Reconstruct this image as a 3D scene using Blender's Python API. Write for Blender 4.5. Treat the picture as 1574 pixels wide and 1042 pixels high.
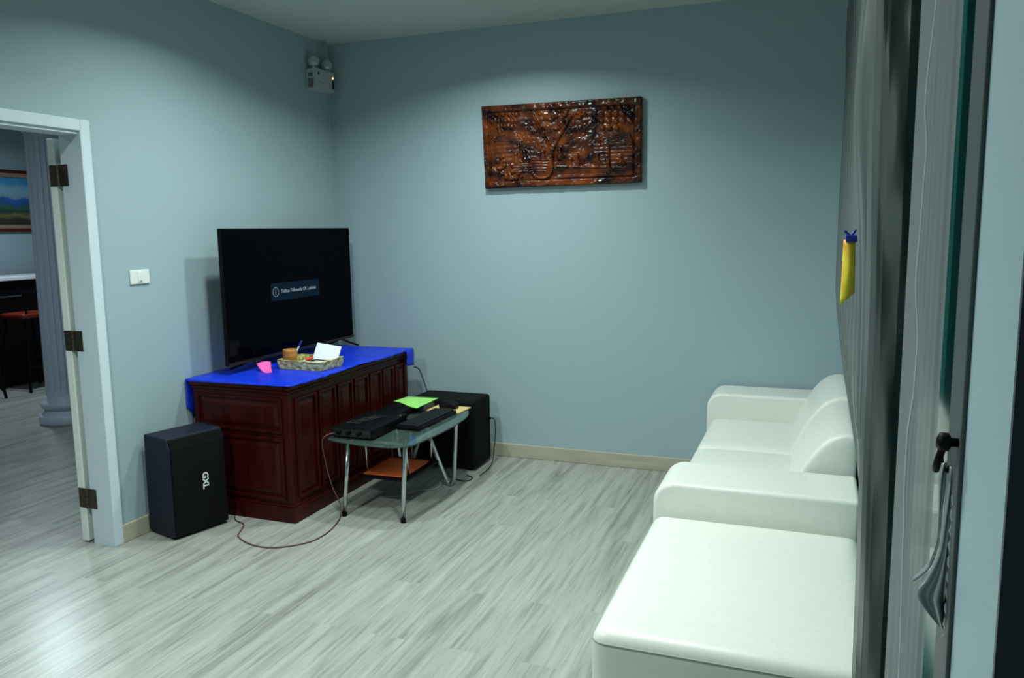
import bpy, bmesh, math, random
import numpy as np
from mathutils import Vector, Matrix
random.seed(7)
PI = math.pi
for o in list(bpy.data.objects): bpy.data.objects.remove(o)
S = bpy.context.scene
C = S.collection

# ------------------------------------------------------------------ camera
cam_d = bpy.data.cameras.new('camera'); cam = bpy.data.objects.new('camera', cam_d); C.objects.link(cam)
_r = Vector((0.93507683, 0.35419349, -0.01335263)); _u = Vector((-0.03613855, 0.13274661, 0.99049096)); _f = Vector((-0.35259797, 0.9257026, -0.13692832))
M = Matrix((( _r.x, _u.x, -_f.x, 3.23473), (_r.y, _u.y, -_f.y, -4.95033), (_r.z, _u.z, -_f.z, 1.55125), (0, 0, 0, 1)))
cam.matrix_world = M
cam_d.sensor_width = 36; cam_d.lens = 1216.477 / 1574 * 36; cam_d.clip_start = 0.02
S.camera = cam
# ------------------------------------------------------------------ world, lamps, exposure
W = bpy.data.worlds.new('night'); S.world = W; W.use_nodes = True
W.node_tree.nodes['Background'].inputs[0].default_value = (0.02, 0.06, 0.07, 1); W.node_tree.nodes['Background'].inputs[1].default_value = 0.25
S.view_settings.view_transform = 'Standard'; S.view_settings.look = 'None'; S.view_settings.gamma = 1; S.view_settings.use_curve_mapping = False
S.view_settings.exposure = 0.0
LAMP_COL = (0.87, 1.0, 0.955)
def area(name, loc, power, size, col=LAMP_COL, spread=150):
    l = bpy.data.lights.new(name, 'AREA'); l.shape = 'DISK'; l.size = size; l.energy = power; l.color = col; l.spread = math.radians(spread)
    o = bpy.data.objects.new(name, l); o.location = loc; C.objects.link(o); return o
LAMPS = [((0.95, -1.75, 2.80), 20), ((1.5, -0.92, 2.80), 22), ((1.0, -4.0, 2.80), 50), ((2.45, -2.6, 2.80), 28)]
for i, (loc, p) in enumerate(LAMPS): area('downlight_glow', loc, p, 0.16)
area('next_room_glow', (-3.7, 0.4, 2.74), 34, 0.2, (0.74, 0.88, 1.0), 170)
area('next_room_glow', (-1.5, -2.3, 2.74), 22, 0.3, (0.74, 0.88, 1.0), 170)  # added fill with no fixture, brightens the column front beyond the doorway

# ------------------------------------------------------------------ helpers
def mat(name, col=(.5, .5, .5), rough=.5, metal=0, spec=.5, coat=0, trans=0, emit=None, es=0, sheen=0):
    m = bpy.data.materials.new(name); m.use_nodes = True; b = m.node_tree.nodes['Principled BSDF']
    b.inputs['Base Color'].default_value = (*col, 1); b.inputs['Roughness'].default_value = rough; b.inputs['Metallic'].default_value = metal
    b.inputs['Specular IOR Level'].default_value = spec; b.inputs['Coat Weight'].default_value = coat; b.inputs['Transmission Weight'].default_value = trans
    b.inputs['Sheen Weight'].default_value = sheen
    if emit: b.inputs['Emission Color'].default_value = (*emit, 1); b.inputs['Emission Strength'].default_value = es
    return m
def N(m, t, **k):
    n = m.node_tree.nodes.new(t)
    for a, v in k.items(): setattr(n, a, v)
    return n
def L(m, a, ao, b, bi): m.node_tree.links.new(a.outputs[ao], b.inputs[bi])
def P(m): return m.node_tree.nodes['Principled BSDF']
def noise_mat(name, c1, c2, scale=(8, 8, 8), nscale=1, detail=4, lo=.35, hi=.65, bump=0, bdist=.002, **k):
    m = mat(name, c1, **k); tc = N(m, 'ShaderNodeTexCoord'); mp = N(m, 'ShaderNodeMapping'); mp.inputs['Scale'].default_value = scale
    no = N(m, 'ShaderNodeTexNoise'); no.inputs['Scale'].default_value = nscale; no.inputs['Detail'].default_value = detail
    cr = N(m, 'ShaderNodeValToRGB'); cr.color_ramp.elements[0].position = lo; cr.color_ramp.elements[1].position = hi
    cr.color_ramp.elements[0].color = (*c1, 1); cr.color_ramp.elements[1].color = (*c2, 1)
    L(m, tc, 'Object', mp, 'Vector'); L(m, mp, 'Vector', no, 'Vector'); L(m, no, 'Fac', cr, 'Fac'); L(m, cr, 'Color', P(m), 'Base Color')
    if bump:
        bp = N(m, 'ShaderNodeBump'); bp.inputs['Strength'].default_value = bump; bp.inputs['Distance'].default_value = bdist
        L(m, no, 'Fac', bp, 'Height'); L(m, bp, 'Normal', P(m), 'Normal')
    return m
def obj(name, bm, m=None, parent=None, smooth=False, bevel=0, bseg=2, ang=40):
    bmesh.ops.recalc_face_normals(bm, faces=bm.faces)
    me = bpy.data.meshes.new(name); bm.to_mesh(me); bm.free()
    o = bpy.data.objects.new(name, me); C.objects.link(o)
    if m: me.materials.append(m)
    if smooth: me.polygons.foreach_set('use_smooth', [True] * len(me.polygons))
    if bevel:
        b = o.modifiers.new('bevel', 'BEVEL'); b.width = bevel; b.segments = bseg; b.limit_method = 'ANGLE'; b.angle_limit = math.radians(ang)
    if parent: o.parent = parent; o.matrix_parent_inverse = Matrix.Translation(-Vector(parent.location)) if not parent.rotation_euler.z else parent_inv(parent)
    return o
def parent_inv(p): return (Matrix.Translation(p.location) @ Matrix.Rotation(p.rotation_euler.z, 4, 'Z')).inverted()
def BM(): return bmesh.new()
def box(bm, x0, x1, y0, y1, z0, z1, mtx=None):
    v = [bm.verts.new((x, y, z)) for z in (z0, z1) for y in (y0, y1) for x in (x0, x1)]
    for f in ((0, 2, 3, 1), (4, 5, 7, 6), (0, 1, 5, 4), (2, 6, 7, 3), (0, 4, 6, 2), (1, 3, 7, 5)): bm.faces.new([v[i] for i in f])
    if mtx: bmesh.ops.transform(bm, matrix=mtx, verts=v)
    return v
def prism(bm, pts, axis, a, b):
    """pts are 2-D; axis 'x': pts=(y,z); 'y': (x,z); 'z': (x,y)"""
    def mk(p, t): return {'x': (t, p[0], p[1]), 'y': (p[0], t, p[1]), 'z': (p[0], p[1], t)}[axis]
    A = [bm.verts.new(mk(p, a)) for p in pts]; B = [bm.verts.new(mk(p, b)) for p in pts]
    bm.faces.new(A); bm.faces.new(B[::-1]); n = len(pts)
    for i in range(n): bm.faces.new((A[i], A[(i + 1) % n], B[(i + 1) % n], B[i]))
    return A + B
def lathe(bm, prof, c=(0, 0, 0), seg=32, axis='z'):
    rings = []
    for r, h in prof:
        ring = []
        for i in range(seg):
            a = 2 * PI * i / seg; x, y = r * math.cos(a), r * math.sin(a)
            p = {'z': (x, y, h), 'x': (h, x, y), 'y': (x, h, y)}[axis]
            ring.append(bm.verts.new((p[0] + c[0], p[1] + c[1], p[2] + c[2])))
        rings.append(ring)
    for a, b in zip(rings, rings[1:]):
        for i in range(seg): bm.faces.new((a[i], a[(i + 1) % seg], b[(i + 1) % seg], b[i]))
    bm.faces.new(rings[0][::-1]); bm.faces.new(rings[-1])
def tube(bm, pts, r, seg=10, rad=None):
    pts = [Vector(p) for p in pts]; rings = []; prev = None
    for i, p in enumerate(pts):
        t = (pts[min(i + 1, len(pts) - 1)] - pts[max(i - 1, 0)]).normalized()
        if prev is None:
            n = t.orthogonal().normalized()
        else:
            n = (prev - t * prev.dot(t)).normalized()
        prev = n; b = t.cross(n); rr = rad[i] if rad else r
        rings.append([bm.verts.new(p + (n * math.cos(2 * PI * k / seg) + b * math.sin(2 * PI * k / seg)) * rr) for k in range(seg)])
    for a, b in zip(rings, rings[1:]):
        for i in range(seg): bm.faces.new((a[i], a[(i + 1) % seg], b[(i + 1) % seg], b[i]))
    bm.faces.new(rings[0][::-1]); bm.faces.new(rings[-1])
def smooth_path(pts, n=8):
    pts = [Vector(p) for p in pts]; out = []
    for i in range(len(pts) - 1):
        p0, p1, p2, p3 = pts[max(i - 1, 0)], pts[i], pts[i + 1], pts[min(i + 2, len(pts) - 1)]
        for k in range(n):
            t = k / n
            out.append(.5 * ((2 * p1) + (p2 - p0) * t + (2 * p0 - 5 * p1 + 4 * p2 - p3) * t * t + (-p0 + 3 * p1 - 3 * p2 + p3) * t ** 3))
    out.append(pts[-1]); return out
def grid(bm, nu, nv, fn):
    V = [[bm.verts.new(fn(i / nu, j / nv)) for j in range(nv + 1)] for i in range(nu + 1)]
    for i in range(nu):
        for j in range(nv): bm.faces.new((V[i][j], V[i + 1][j], V[i + 1][j + 1], V[i][j + 1]))
    return V
def cushion(bm, x0, x1, y0, y1, z0, z1, r=.04, crown=0, n=14, side=0):
    c = Vector(((x0 + x1) / 2, (y0 + y1) / 2, (z0 + z1) / 2)); h = Vector(((x1 - x0) / 2, (y1 - y0) / 2, (z1 - z0) / 2))
    bmesh.ops.create_cube(bm, size=2); new = list(bm.verts)[-8:]
    es = [e for e in bm.edges if e.verts[0] in new]
    bmesh.ops.subdivide_edges(bm, edges=es, cuts=n, use_grid_fill=True)
    vs = [v for v in bm.verts if not v.tag]
    for v in vs:
        q = v.co.copy()
        # denser spacing near the edges
        for k in range(3): q[k] = math.sin(q[k] * PI / 2)
        p = Vector([q[k] * h[k] for k in range(3)]); core = Vector([max(-(h[k] - r), min(h[k] - r, p[k])) for k in range(3)])
        d = p - core
        if d.length > 1e-9: p = core + d.normalized() * r
        u, w = p.x / h.x, p.y / h.y; tz = p.z / h.z
        if tz > 0: p.z += crown * (1 - u * u) * (1 - w * w) * tz
        if side: s = side * (1 - tz * tz); p.x += s * u * (1 - w * w); p.y += s * w * (1 - u * u)
        v.co = c + p; v.tag = True
def tag(o, label, cat, group=None, kind=None):
    o['label'] = label; o['category'] = cat
    if group: o['group'] = group
    if kind: o['kind'] = kind
    return o
def thing(name, loc, label, cat, group=None, rz=0):
    o = bpy.data.objects.new(name, None); o.location = loc; o.rotation_euler.z = rz; C.objects.link(o); o.empty_display_size = .1
    return tag(o, label, cat, group)
def struct(o): o['kind'] = 'structure'; return o
def text_mesh(name, body, size, depth, m, mtx, parent=None, font_scale_x=1, bold=0):
    cu = bpy.data.curves.new(name, 'FONT'); cu.body = body; cu.size = size; cu.extrude = depth; cu.align_x = 'LEFT'; cu.align_y = 'CENTER'; cu.offset = bold
    t = bpy.data.objects.new(name, cu); C.objects.link(t)
    dg = bpy.context.evaluated_depsgraph_get(); me = bpy.data.meshes.new_from_object(t.evaluated_get(dg))
    bpy.data.objects.remove(t); me.transform(Matrix.Diagonal((font_scale_x, 1, 1, 1))); me.transform(mtx)
    o = bpy.data.objects.new(name, me); C.objects.link(o); me.materials.clear(); me.materials.append(m)
    if parent: o.parent = parent; o.matrix_parent_inverse = Matrix.Translation(-Vector(parent.location)) if not parent.rotation_euler.z else parent_inv(parent)
    return o

# ------------------------------------------------------------------ materials
wall_m = noise_mat('wall_paint', (.315, .425, .465), (.345, .455, .495), (170, 170, 170), 1, 2, .3, .7, bump=.2, bdist=.001, rough=.62)
ceil_m = mat('ceiling_paint', (.50, .54, .50), .8)
white_m = mat('white_painted_wood', (.62, .72, .78), .35)
leaf_m = mat('door_leaf_paint', (.78, .84, .78), .4)
skirt_m = noise_mat('beige_skirting', (.40, .37, .29), (.47, .44, .35), (3, 3, 30), 1, 3, rough=.4)
desk_m = noise_mat('dark_red_wood', (.020, .0016, .0010), (.052, .0048, .0024), (14, 14, 1.6), 1.5, 5, .3, .75, rough=.32, spec=.18)
cloth_m = noise_mat('blue_cloth', (.0008, .024, .52), (.001, .036, .68), (20, 20, 20), 1, 3, rough=.42, bump=.3, bdist=.004)
black_m = mat('black_plastic', (.002, .002, .003), .45, spec=.12)
navy_m = noise_mat('black_speaker_vinyl', (.007, .010, .022), (.010, .014, .03), (150, 150, 150), 1, 2, rough=.55, bump=.3, bdist=.001, spec=.2)
grille_m = noise_mat('speaker_grille', (.002, .003, .0025), (.005, .006, .0055), (260, 260, 260), 1, 2, spec=.12, rough=.8, bump=.3, bdist=.001)
screen_m = mat('tv_screen', (.0003, .0004, .0020), .08, spec=.03)
chrome_m = mat('chrome', (.55, .58, .6), .16, 1)
steel_m = mat('dark_bronze_hinge', (.10, .09, .07), .4, .8)
leather_m = noise_mat('white_leather', (.755, .765, .705), (.785, .795, .735), (60, 60, 60), 1, 4, rough=.34, bump=.12, bdist=.001, spec=.45)
seam_m = mat('leather_piping', (.30, .36, .29), .5)
paper_m = mat('white_paper', (.82, .85, .92), .6)
pink_m = mat('pink_paper', (.85, .12, .45), .6)
green_m = mat('green_paper', (.30, .72, .16), .6)
orange_m = noise_mat('orange_paper', (.62, .08, .02), (.72, .12, .03), (9, 30, 9), 1, 2, rough=.5)
wicker_m = noise_mat('woven_basket', (.20, .17, .025), (.74, .70, .30), (34, 34, 60), 1, 2, .34, .60, rough=.55, bump=.8, bdist=.004)
bamboo_m = noise_mat('bamboo_wood', (.28, .11, .022), (.48, .22, .05), (8, 8, 40), 1, 3, rough=.35)
cord_m = mat('red_brown_cord', (.10, .04, .032), .5)
bcord_m = mat('black_cord', (.01, .01, .012), .5)
grey_cord_m = mat('pale_grey_cord', (.30, .32, .30), .5)
column_m = mat('column_plaster', (.46, .52, .60), .5)
plastic_m = mat('white_plastic', (.78, .80, .78), .35)
bar_m = mat('black_bar_front', (.002, .002, .003), .5, spec=.15)

floor_m = mat('grey_oak_planks', (.4, .45, .42), .27)
def build_floor_mat(m):
    tc = N(m, 'ShaderNodeTexCoord'); rot = N(m, 'ShaderNodeMapping'); rot.inputs['Rotation'].default_value = (0, 0, PI / 2)
    L(m, tc, 'Object', rot, 'Vector')
    br = N(m, 'ShaderNodeTexBrick'); br.inputs['Scale'].default_value = 1; br.inputs['Brick Width'].default_value = 1.22; br.inputs['Row Height'].default_value = .152
    br.inputs['Mortar Size'].default_value = .0012; br.inputs['Mortar Smooth'].default_value = .2; br.offset = .37; br.offset_frequency = 2
    br.inputs['Color1'].default_value = (0, 0, 0, 1); br.inputs['Color2'].default_value = (1, 1, 1, 1); br.inputs['Mortar'].default_value = (.5, .5, .5, 1)
    L(m, rot, 'Vector', br, 'Vector')
    # shift the grain per plank
    add = N(m, 'ShaderNodeVectorMath', operation='MULTIPLY_ADD'); sc = N(m, 'ShaderNodeVectorMath', operation='SCALE'); sc.inputs['Scale'].default_value = 7.3
    L(m, br, 'Color', sc, 0); 
    ad = N(m, 'ShaderNodeVectorMath', operation='ADD'); L(m, tc, 'Object', ad, 0); L(m, sc, 'Vector', ad, 1)
    m.node_tree.nodes.remove(add)
    mp = N(m, 'ShaderNodeMapping'); mp.inputs['Scale'].default_value = (19, 1.25, 1); L(m, ad, 'Vector', mp, 'Vector')
    n1 = N(m, 'ShaderNodeTexNoise'); n1.inputs['Scale'].default_value = 1; n1.inputs['Detail'].default_value = 5; n1.inputs['Roughness'].default_value = .6; n1.inputs['Distortion'].default_value = .6
    L(m, mp, 'Vector', n1, 'Vector')
    mp2 = N(m, 'ShaderNodeMapping'); mp2.inputs['Scale'].default_value = (75, 3.2, 1); L(m, ad, 'Vector', mp2, 'Vector')
    n2 = N(m, 'ShaderNodeTexNoise'); n2.inputs['Scale'].default_value = 1; n2.inputs['Detail'].default_value = 4; n2.inputs['Roughness'].default_value = .65
    L(m, mp2, 'Vector', n2, 'Vector')
    cr = N(m, 'ShaderNodeValToRGB'); e = cr.color_ramp.elements; e[0].position = .27; e[0].color = (.185, .198, .175, 1); e[1].position = .68; e[1].color = (.405, .415, .372, 1)
    x = e.new(.46); x.color = (.325, .335, .300, 1)
    L(m, n1, 'Fac', cr, 'Fac')
    cr2 = N(m, 'ShaderNodeValToRGB'); e = cr2.color_ramp.elements; e[0].position = .30; e[0].color = (.60, .60, .60, 1); e[1].position = .50; e[1].color = (1, 1, 1, 1)
    L(m, n2, 'Fac', cr2, 'Fac')
    mx = N(m, 'ShaderNodeMix', data_type='RGBA', blend_type='MULTIPLY'); mx.inputs['Factor'].default_value = .75
    L(m, cr, 'Color', mx, 6); L(m, cr2, 'Color', mx, 7)
    cr3 = N(m, 'ShaderNodeValToRGB'); e = cr3.color_ramp.elements; e[0].color = (.95, .95, .95, 1); e[1].color = (1.03, 1.03, 1.03, 1); L(m, br, 'Color', cr3, 'Fac')
    mx2 = N(m, 'ShaderNodeMix', data_type='RGBA', blend_type='MULTIPLY'); mx2.inputs['Factor'].default_value = 1
    L(m, mx, 2, mx2, 6); L(m, cr3, 'Color', mx2, 7)
    mx3 = N(m, 'ShaderNodeMix', data_type='RGBA', blend_type='MIX'); mx3.inputs[7].default_value = (.33, .35, .33, 1); L(m, br, 'Fac', mx3, 0); L(m, mx2, 2, mx3, 6)
    L(m, mx3, 2, P(m), 'Base Color')
    bp = N(m, 'ShaderNodeBump'); bp.inputs['Strength'].default_value = .25; bp.inputs['Distance'].default_value = .0015; L(m, n2, 'Fac', bp, 'Height'); L(m, bp, 'Normal', P(m), 'Normal')
build_floor_mat(floor_m)

# ------------------------------------------------------------------ setting
H = 2.85; WX = 3.43; YF = -6.3; XL = -5.2
bm = BM(); box(bm, XL, WX + 1.2, YF, 3.2, -.1, 0); struct(obj('floor', bm, floor_m))
bm = BM(); box(bm, -.12, WX + .12, YF, .12, H, H + .1); struct(obj('ceiling', bm, ceil_m))
bm = BM(); box(bm, -.12, WX + .2, 0, .12, 0, H); struct(obj('wall_back', bm, wall_m))
D0, D1, DT = -2.115, -3.0, 2.035      # door opening
bm = BM(); box(bm, -.12, 0, D0, 0, 0, H); box(bm, -.12, 0, YF, D1, 0, H); box(bm, -.12, 0, D1, D0, DT, H); struct(obj('wall_left', bm, wall_m))
bm = BM(); box(bm, -.12, WX + .2, YF - .12, YF, 0, H); struct(obj('wall_front', bm, wall_m))
# right wall with a tall window opening and a dark doorway close to the camera
WY0, WY1, WZ1 = -3.70, -1.0, 2.45
bm = BM(); box(bm, WX, WX + .14, WY1, 0, 0, H); box(bm, WX, WX + .14, WY0, WY1, WZ1, H); box(bm, WX, WX + .14, -4.03, WY0, 0, H); box(bm, WX, WX + .14, -5.2, -4.03, 2.3, H); box(bm, WX, WX + .14, YF, -5.2, 0, H)
struct(obj('wall_right', bm, wall_m))
# neighbouring room
bm = BM(); box(bm, XL - .12, XL, YF, 3.2, 0, H); struct(obj('wall_left', bm, wall_m))
bm = BM(); box(bm, XL, 0, 3.2, 3.32, 0, H); box(bm, -.12, 0, .12, 3.2, 0, H); struct(obj('wall_back', bm, wall_m))
bm = BM(); box(bm, XL, -.12, YF - .12, YF, 0, H); struct(obj('wall_front', bm, wall_m))
bm = BM(); box(bm, XL, -.12, YF, 3.2, 2.79, H); struct(obj('ceiling', bm, ceil_m))
# skirtings
def skirting(name, f):
    bm = BM(); f(bm); return struct(obj(name, bm, skirt_m, bevel=.004))
skirting('baseboard_back', lambda b: (box(b, .0, WX, -.014, 0, 0, .093)))
skirting('baseboard_left', lambda b: (box(b, 0, .016, -2.062, -.014, 0, .093)))
skirting('baseboard_right', lambda b: (box(b, WX - .014, WX, -.97, -.014, 0, .093)))
# door casing + jamb (one U-shaped frame with its rebate)
fr = thing('door_1', (-.06, -2.5, 0), 'x', 'x'); del fr['label']; del fr['category']; fr['kind'] = 'structure'
bm = BM()
CW = .052
box(bm, 0, .014, D0, D0 + CW, 0, DT + CW); box(bm, 0, .014, D1 - CW, D1, 0, DT + CW); box(bm, 0, .014, D1, D0, DT, DT + CW)
o = obj('casing', bm, white_m, fr, bevel=.003)
bm = BM()
box(bm, -.125, 0.0135, D0 - .004, D0, 0, DT); box(bm, -.125, 0.0135, D1, D1 + .014, 0, DT); box(bm, -.125, 0.0, D1, D0, DT - .014, DT)
box(bm, -.075, -.06, D1, D1 + .026, 0, DT)
obj('jamb', bm, white_m, fr)
bm = BM(); box(bm, -.206, -.164, -2.119, -1.30, .008, 2.01)
obj('door_leaf', bm, leaf_m, fr, bevel=.003)
for z in (.238, 1.04, 1.835):
    bm = BM()
    box(bm, -.200, -.150, -2.1222, -2.1192, z - .05, z + .05)
    box(bm, -.139, -.084, -2.1222, -2.1190, z - .05, z + .05)
    for k in range(5): lathe(bm, [(.0065, z - .05 + k * .02 + .001), (.0065, z - .05 + k * .02 + .019)], (-.1445, -2.123, 0), 10)
    for dz in (-.033, 0, .033):
        lathe(bm, [(.004, -2.1220), (.003, -2.1235)], (-.103, 0, z + dz), 8, 'y'); lathe(bm, [(.004, -2.1220), (.003, -2.1235)], (-.178, 0, z + dz), 8, 'y')
    obj('hinge', bm, steel_m, fr)

# window in the right wall: dark aluminium sliding frame and glass
wn = thing('window_1', (WX + .07, -2.4, 0), 'x', 'x'); del wn['label']; del wn['category']; wn['kind'] = 'structure'
alu_m = mat('black_aluminium', (.008, .009, .010), .35, .3); trim_m = mat('window_trim_paint', (.055, .07, .075), .5)
glass_m = mat('window_glass', (.035, .21, .20), .08, trans=.2, spec=.5)
bm = BM(); fx0, fx1 = WX + .035, WX + .085
box(bm, WX + .004, fx1, WY0, WY0 + .055, 0, WZ1); box(bm, fx0, fx1, WY1 - .05, WY1, 0, WZ1); box(bm, fx0, fx1, WY0, WY1, WZ1 - .05, WZ1); box(bm, fx0, fx1, WY0, WY1, 0, .05); box(bm, fx0, fx1, -2.5, -2.44, 0, WZ1)
obj('window_frame', bm, alu_m, wn, bevel=.003)
bm = BM(); box(bm, WX + .055, WX + .061, WY0 + .05, -2.47, .04, WZ1 - .04); obj('glass_pane', bm, glass_m, wn)
bm = BM(); box(bm, WX + .063, WX + .069, -2.47, WY1 - .04, .04, WZ1 - .04); obj('glass_pane', bm, glass_m, wn)
bm = BM(); box(bm, WX - .006, WX, -3.797, WY0, 0, WZ1 + .06)
struct(obj('trim_1', bm, trim_m, bevel=.002))
# doorway near the camera, closed by a dark leaf
bm = BM(); box(bm, WX + .03, WX + .08, -5.2, -4.03, 0, 2.3)
struct(obj('door_2', bm, mat('dark_blue_door', (.045, .08, .10), .5)))
bm = BM(); box(bm, WX, WX + .14, -4.038, -4.03, 0, 2.3); struct(obj('trim_2', bm, mat('dark_reveal', (.03, .045, .055), .5)))
# outside: dark terrace slab and wall so the glass has something behind it
bm = BM(); box(bm, WX + .9, WX + 1.0, YF, .5, 0, 2.9); struct(obj('wall_outside', bm, mat('outside_wall', (.12, .16, .16), .7)))

# downlights
for (x, y, z), p in LAMPS:
    t = thing('downlight', (x, y, H), 'round recessed ceiling downlight with white rim', 'ceiling light', 'recessed downlights')
    bm = BM(); lathe(bm, [(.11, H - .012), (.115, H - .004), (.115, H - .0005)], (x, y, 0), 40); obj('rim', bm, plastic_m, t, smooth=False)
    bm = BM(); lathe(bm, [(.085, H - .016), (.09, H - .0125)], (x, y, 0), 40); obj('diffuser', bm, mat('lamp_diffuser', (.9, .9, .9), .5, emit=LAMP_COL, es=3), t)
for o in [o for o in C.objects if o.name.startswith('downlight') and o.type == 'EMPTY']: pass

# ------------------------------------------------------------------ desk
dk = thing('desk', (.36, -.89, 0), 'dark red-brown wooden desk with raised panels, carrying the television', 'desk')
X0, X1, Y0, Y1 = .035, .672, -1.545, -.235
bm = BM(); box(bm, X0, X1, Y0, Y1, 0.0, .725)
# carved plinth
box(bm, X0 - .004, X1 + .014, Y0 - .014, Y1 + .004, 0, .085); box(bm, X0 - .004, X1 + .008, Y0 - .008, Y1 + .002, .085, .10)
obj('carcass', bm, desk_m, dk, bevel=.004)
bm = BM(); box(bm, X0 - .012, X1 + .022, Y0 - .022, Y1 + .012, .725, .752); box(bm, X0 - .006, X1 + .012, Y0 - .012, Y1 + .006, .705, .725)
obj('desk_top', bm, desk_m, dk, bevel=.008, bseg=3)
def raised_panel(bm, plane, a0, a1, z0, z1, base, out, m=.018):
    """frame moulding + bevelled field; plane 'y' faces -y, 'x' faces +x"""
    def bx(a, b, c, d, t0, t1):
        if plane == 'y': box(bm, a, b, base - t1, base - t0, c, d)
        else: box(bm, base + t0, base + t1, a, b, c, d)
    bx(a0, a1, z0, z0 + m, 0, out); bx(a0, a1, z1 - m, z1, 0, out); bx(a0, a0 + m, z0 + m, z1 - m, 0, out); bx(a1 - m, a1, z0 + m, z1 - m, 0, out)
    i = m + .012; j = m + .034
    def pt(a, z, t): return (a, base - t, z) if plane == 'y' else (base + t, a, z)
    O = [bm.verts.new(pt(a, z, .001)) for a, z in ((a0 + i, z0 + i), (a1 - i, z0 + i), (a1 - i, z1 - i), (a0 + i, z1 - i))]
    I = [bm.verts.new(pt(a, z, out * .8)) for a, z in ((a0 + j, z0 + j), (a1 - j, z0 + j), (a1 - j, z1 - j), (a0 + j, z1 - j))]
    bm.faces.new(I)
    for k in range(4): bm.faces.new((O[k], O[(k + 1) % 4], I[(k + 1) % 4], I[k]))
bm = BM(); raised_panel(bm, 'y', X0 + .03, X1 - .045, .49, .68, Y0, .012, .014); obj('drawer', bm, desk_m, dk, bevel=.002)
bm = BM(); raised_panel(bm, 'y', X0 + .03, X1 - .045, .12, .465, Y0, .012, .018); obj('door', bm, desk_m, dk, bevel=.002)
ys = [-1.515, -1.295, -1.105, -.925, -.745, -.585, -.425, -.265]
for a, b in zip(ys, ys[1:]):
    bm = BM(); raised_panel(bm, 'x', a + .012, b - .012, .125, .675, X1, .011, .014); obj('side_panel', bm, desk_m, dk, bevel=.002)

# blue cloth laid over the desk
def cloth_fn(u, v):
    x = .012 + u * (.70 - .012); y = -1.572 + v * (1.572 - .205)
    x += .003 * math.sin(v * 21) * (u > .9); y += .004 * math.sin(u * 17 + 1) * (v < .1)
    z = .7585 + .0012 * math.sin(x * 23 + y * 9) + .0008 * math.sin(y * 41)
    return (x, y, z)
bm = BM(); V = grid(bm, 40, 70, cloth_fn)
def flap(edge_verts, drop, push):
    prev = edge_verts
    for k in range(1, 7):
        cur = []
        for i, v in enumerate(edge_verts):
            d = drop(i / (len(edge_verts) - 1)) * k / 6
            q = Vector(v.co) + Vector(push) * min(1, k / 2); q.z -= d; q.x += .004 * math.sin(i * 1.3 + k) * (k / 6); cur.append(bm.verts.new(q))
        for i in range(len(cur) - 1): bm.faces.new((prev[i], prev[i + 1], cur[i + 1], cur[i]))
        prev = cur
flap([V[0][j] for j in range(0, 71)], lambda t: .02 + .22 * max(0, 1 - t * 1.4) if t > .02 else .17, (.0, 0, 0))
flap([V[40][j] for j in range(65, 71)], lambda t: .105 + .01 * t, (.006, 0, 0))
flap([V[i][70] for i in range(0, 41)], lambda t: .11, (0, .004, 0))
flap([V[i][0] for i in range(0, 41)], lambda t: .012 - .008 * t, (0, -.003, 0))
flap([V[40][j] for j in range(0, 66)], lambda t: .006 + .004 * math.sin(t * 9), (.002, 0, 0))
o = obj('desk_cloth', bm, cloth_m, smooth=True); sm = o.modifiers.new('thick', 'SOLIDIFY'); sm.thickness = .002; sm.offset = 1
tag(o, 'royal blue cloth covering the top of the dark wooden desk', 'tablecloth')

# ------------------------------------------------------------------ television
tv = thing('television', (.2, -.79, .762), 'large flat black television standing on the blue cloth, message on screen', 'television')
TY0, TY1, TZ0, TZ1 = -1.432, -.143, .812, 1.578
bm = BM(); box(bm, .172, .198, TY0, TY1, TZ0, TZ1); box(bm, .12, .172, TY0 + .15, TY1 - .15, TZ0 + .03, TZ0 + .42); obj('casing', bm, black_m, tv, bevel=.004)
bm = BM(); box(bm, .198, .2005, TY0 + .006, TY1 - .006, TZ0 + .018, TZ1 - .006); obj('screen', bm, screen_m, tv)
bm = BM(); box(bm, .198, .2025, TY0, TY1, TZ0, TZ0 + .016); obj('lower_bezel', bm, mat('satin_dark_bezel', (.03, .025, .022), .3, .5), tv)
for yc in (TY0 + .2, TY1 - .14):
    bm = BM()
    for dx, sy in ((.11, .05), (-.11, -.05)):
        tube(bm, [(.185, yc, TZ0 + .005), (.185 + dx * .5, yc + sy * .5, .79), (.185 + dx, yc + sy, .768)], .007, 8)
    obj('stand_foot', bm, black_m, tv)
msg_m = mat('message_panel', (.002, .006, .012), .3, spec=.03, emit=(.0015, .006, .012), es=1); txt_m = mat('message_text', (.1, .1, .1), .4, emit=(.20, .28, .36), es=1)
bm = BM(); box(bm, .2005, .2012, -1.032, -.54, 1.142, 1.249); ms = obj('message_box', bm, msg_m, tv)
tm = Matrix(((0, 0, 1, .2014), (1, 0, 0, -.935), (0, 1, 0, 1.196), (0, 0, 0, 1)))
text_mesh('message_text', 'Tidlitau Tidlewedia OK Lainlaini', .030, .0002, txt_m, tm, tv, .93)
bm = BM()
for k in range(40):
    a, b = 2 * PI * k / 40, 2 * PI * (k + 1) / 40; r0, r1 = .026, .029
    vs = [bm.verts.new((.2014, -.988 + r * math.cos(t) * .95, 1.195 + r * math.sin(t))) for r, t in ((r0, a), (r1, a), (r1, b), (r0, b))]
    bm.faces.new(vs)
box(bm, .2013, .2016, -.9905, -.9865, 1.179, 1.200); box(bm, .2013, .2016, -.9905, -.9865, 1.205, 1.210)
obj('information_symbol', bm, txt_m, tv)

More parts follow.
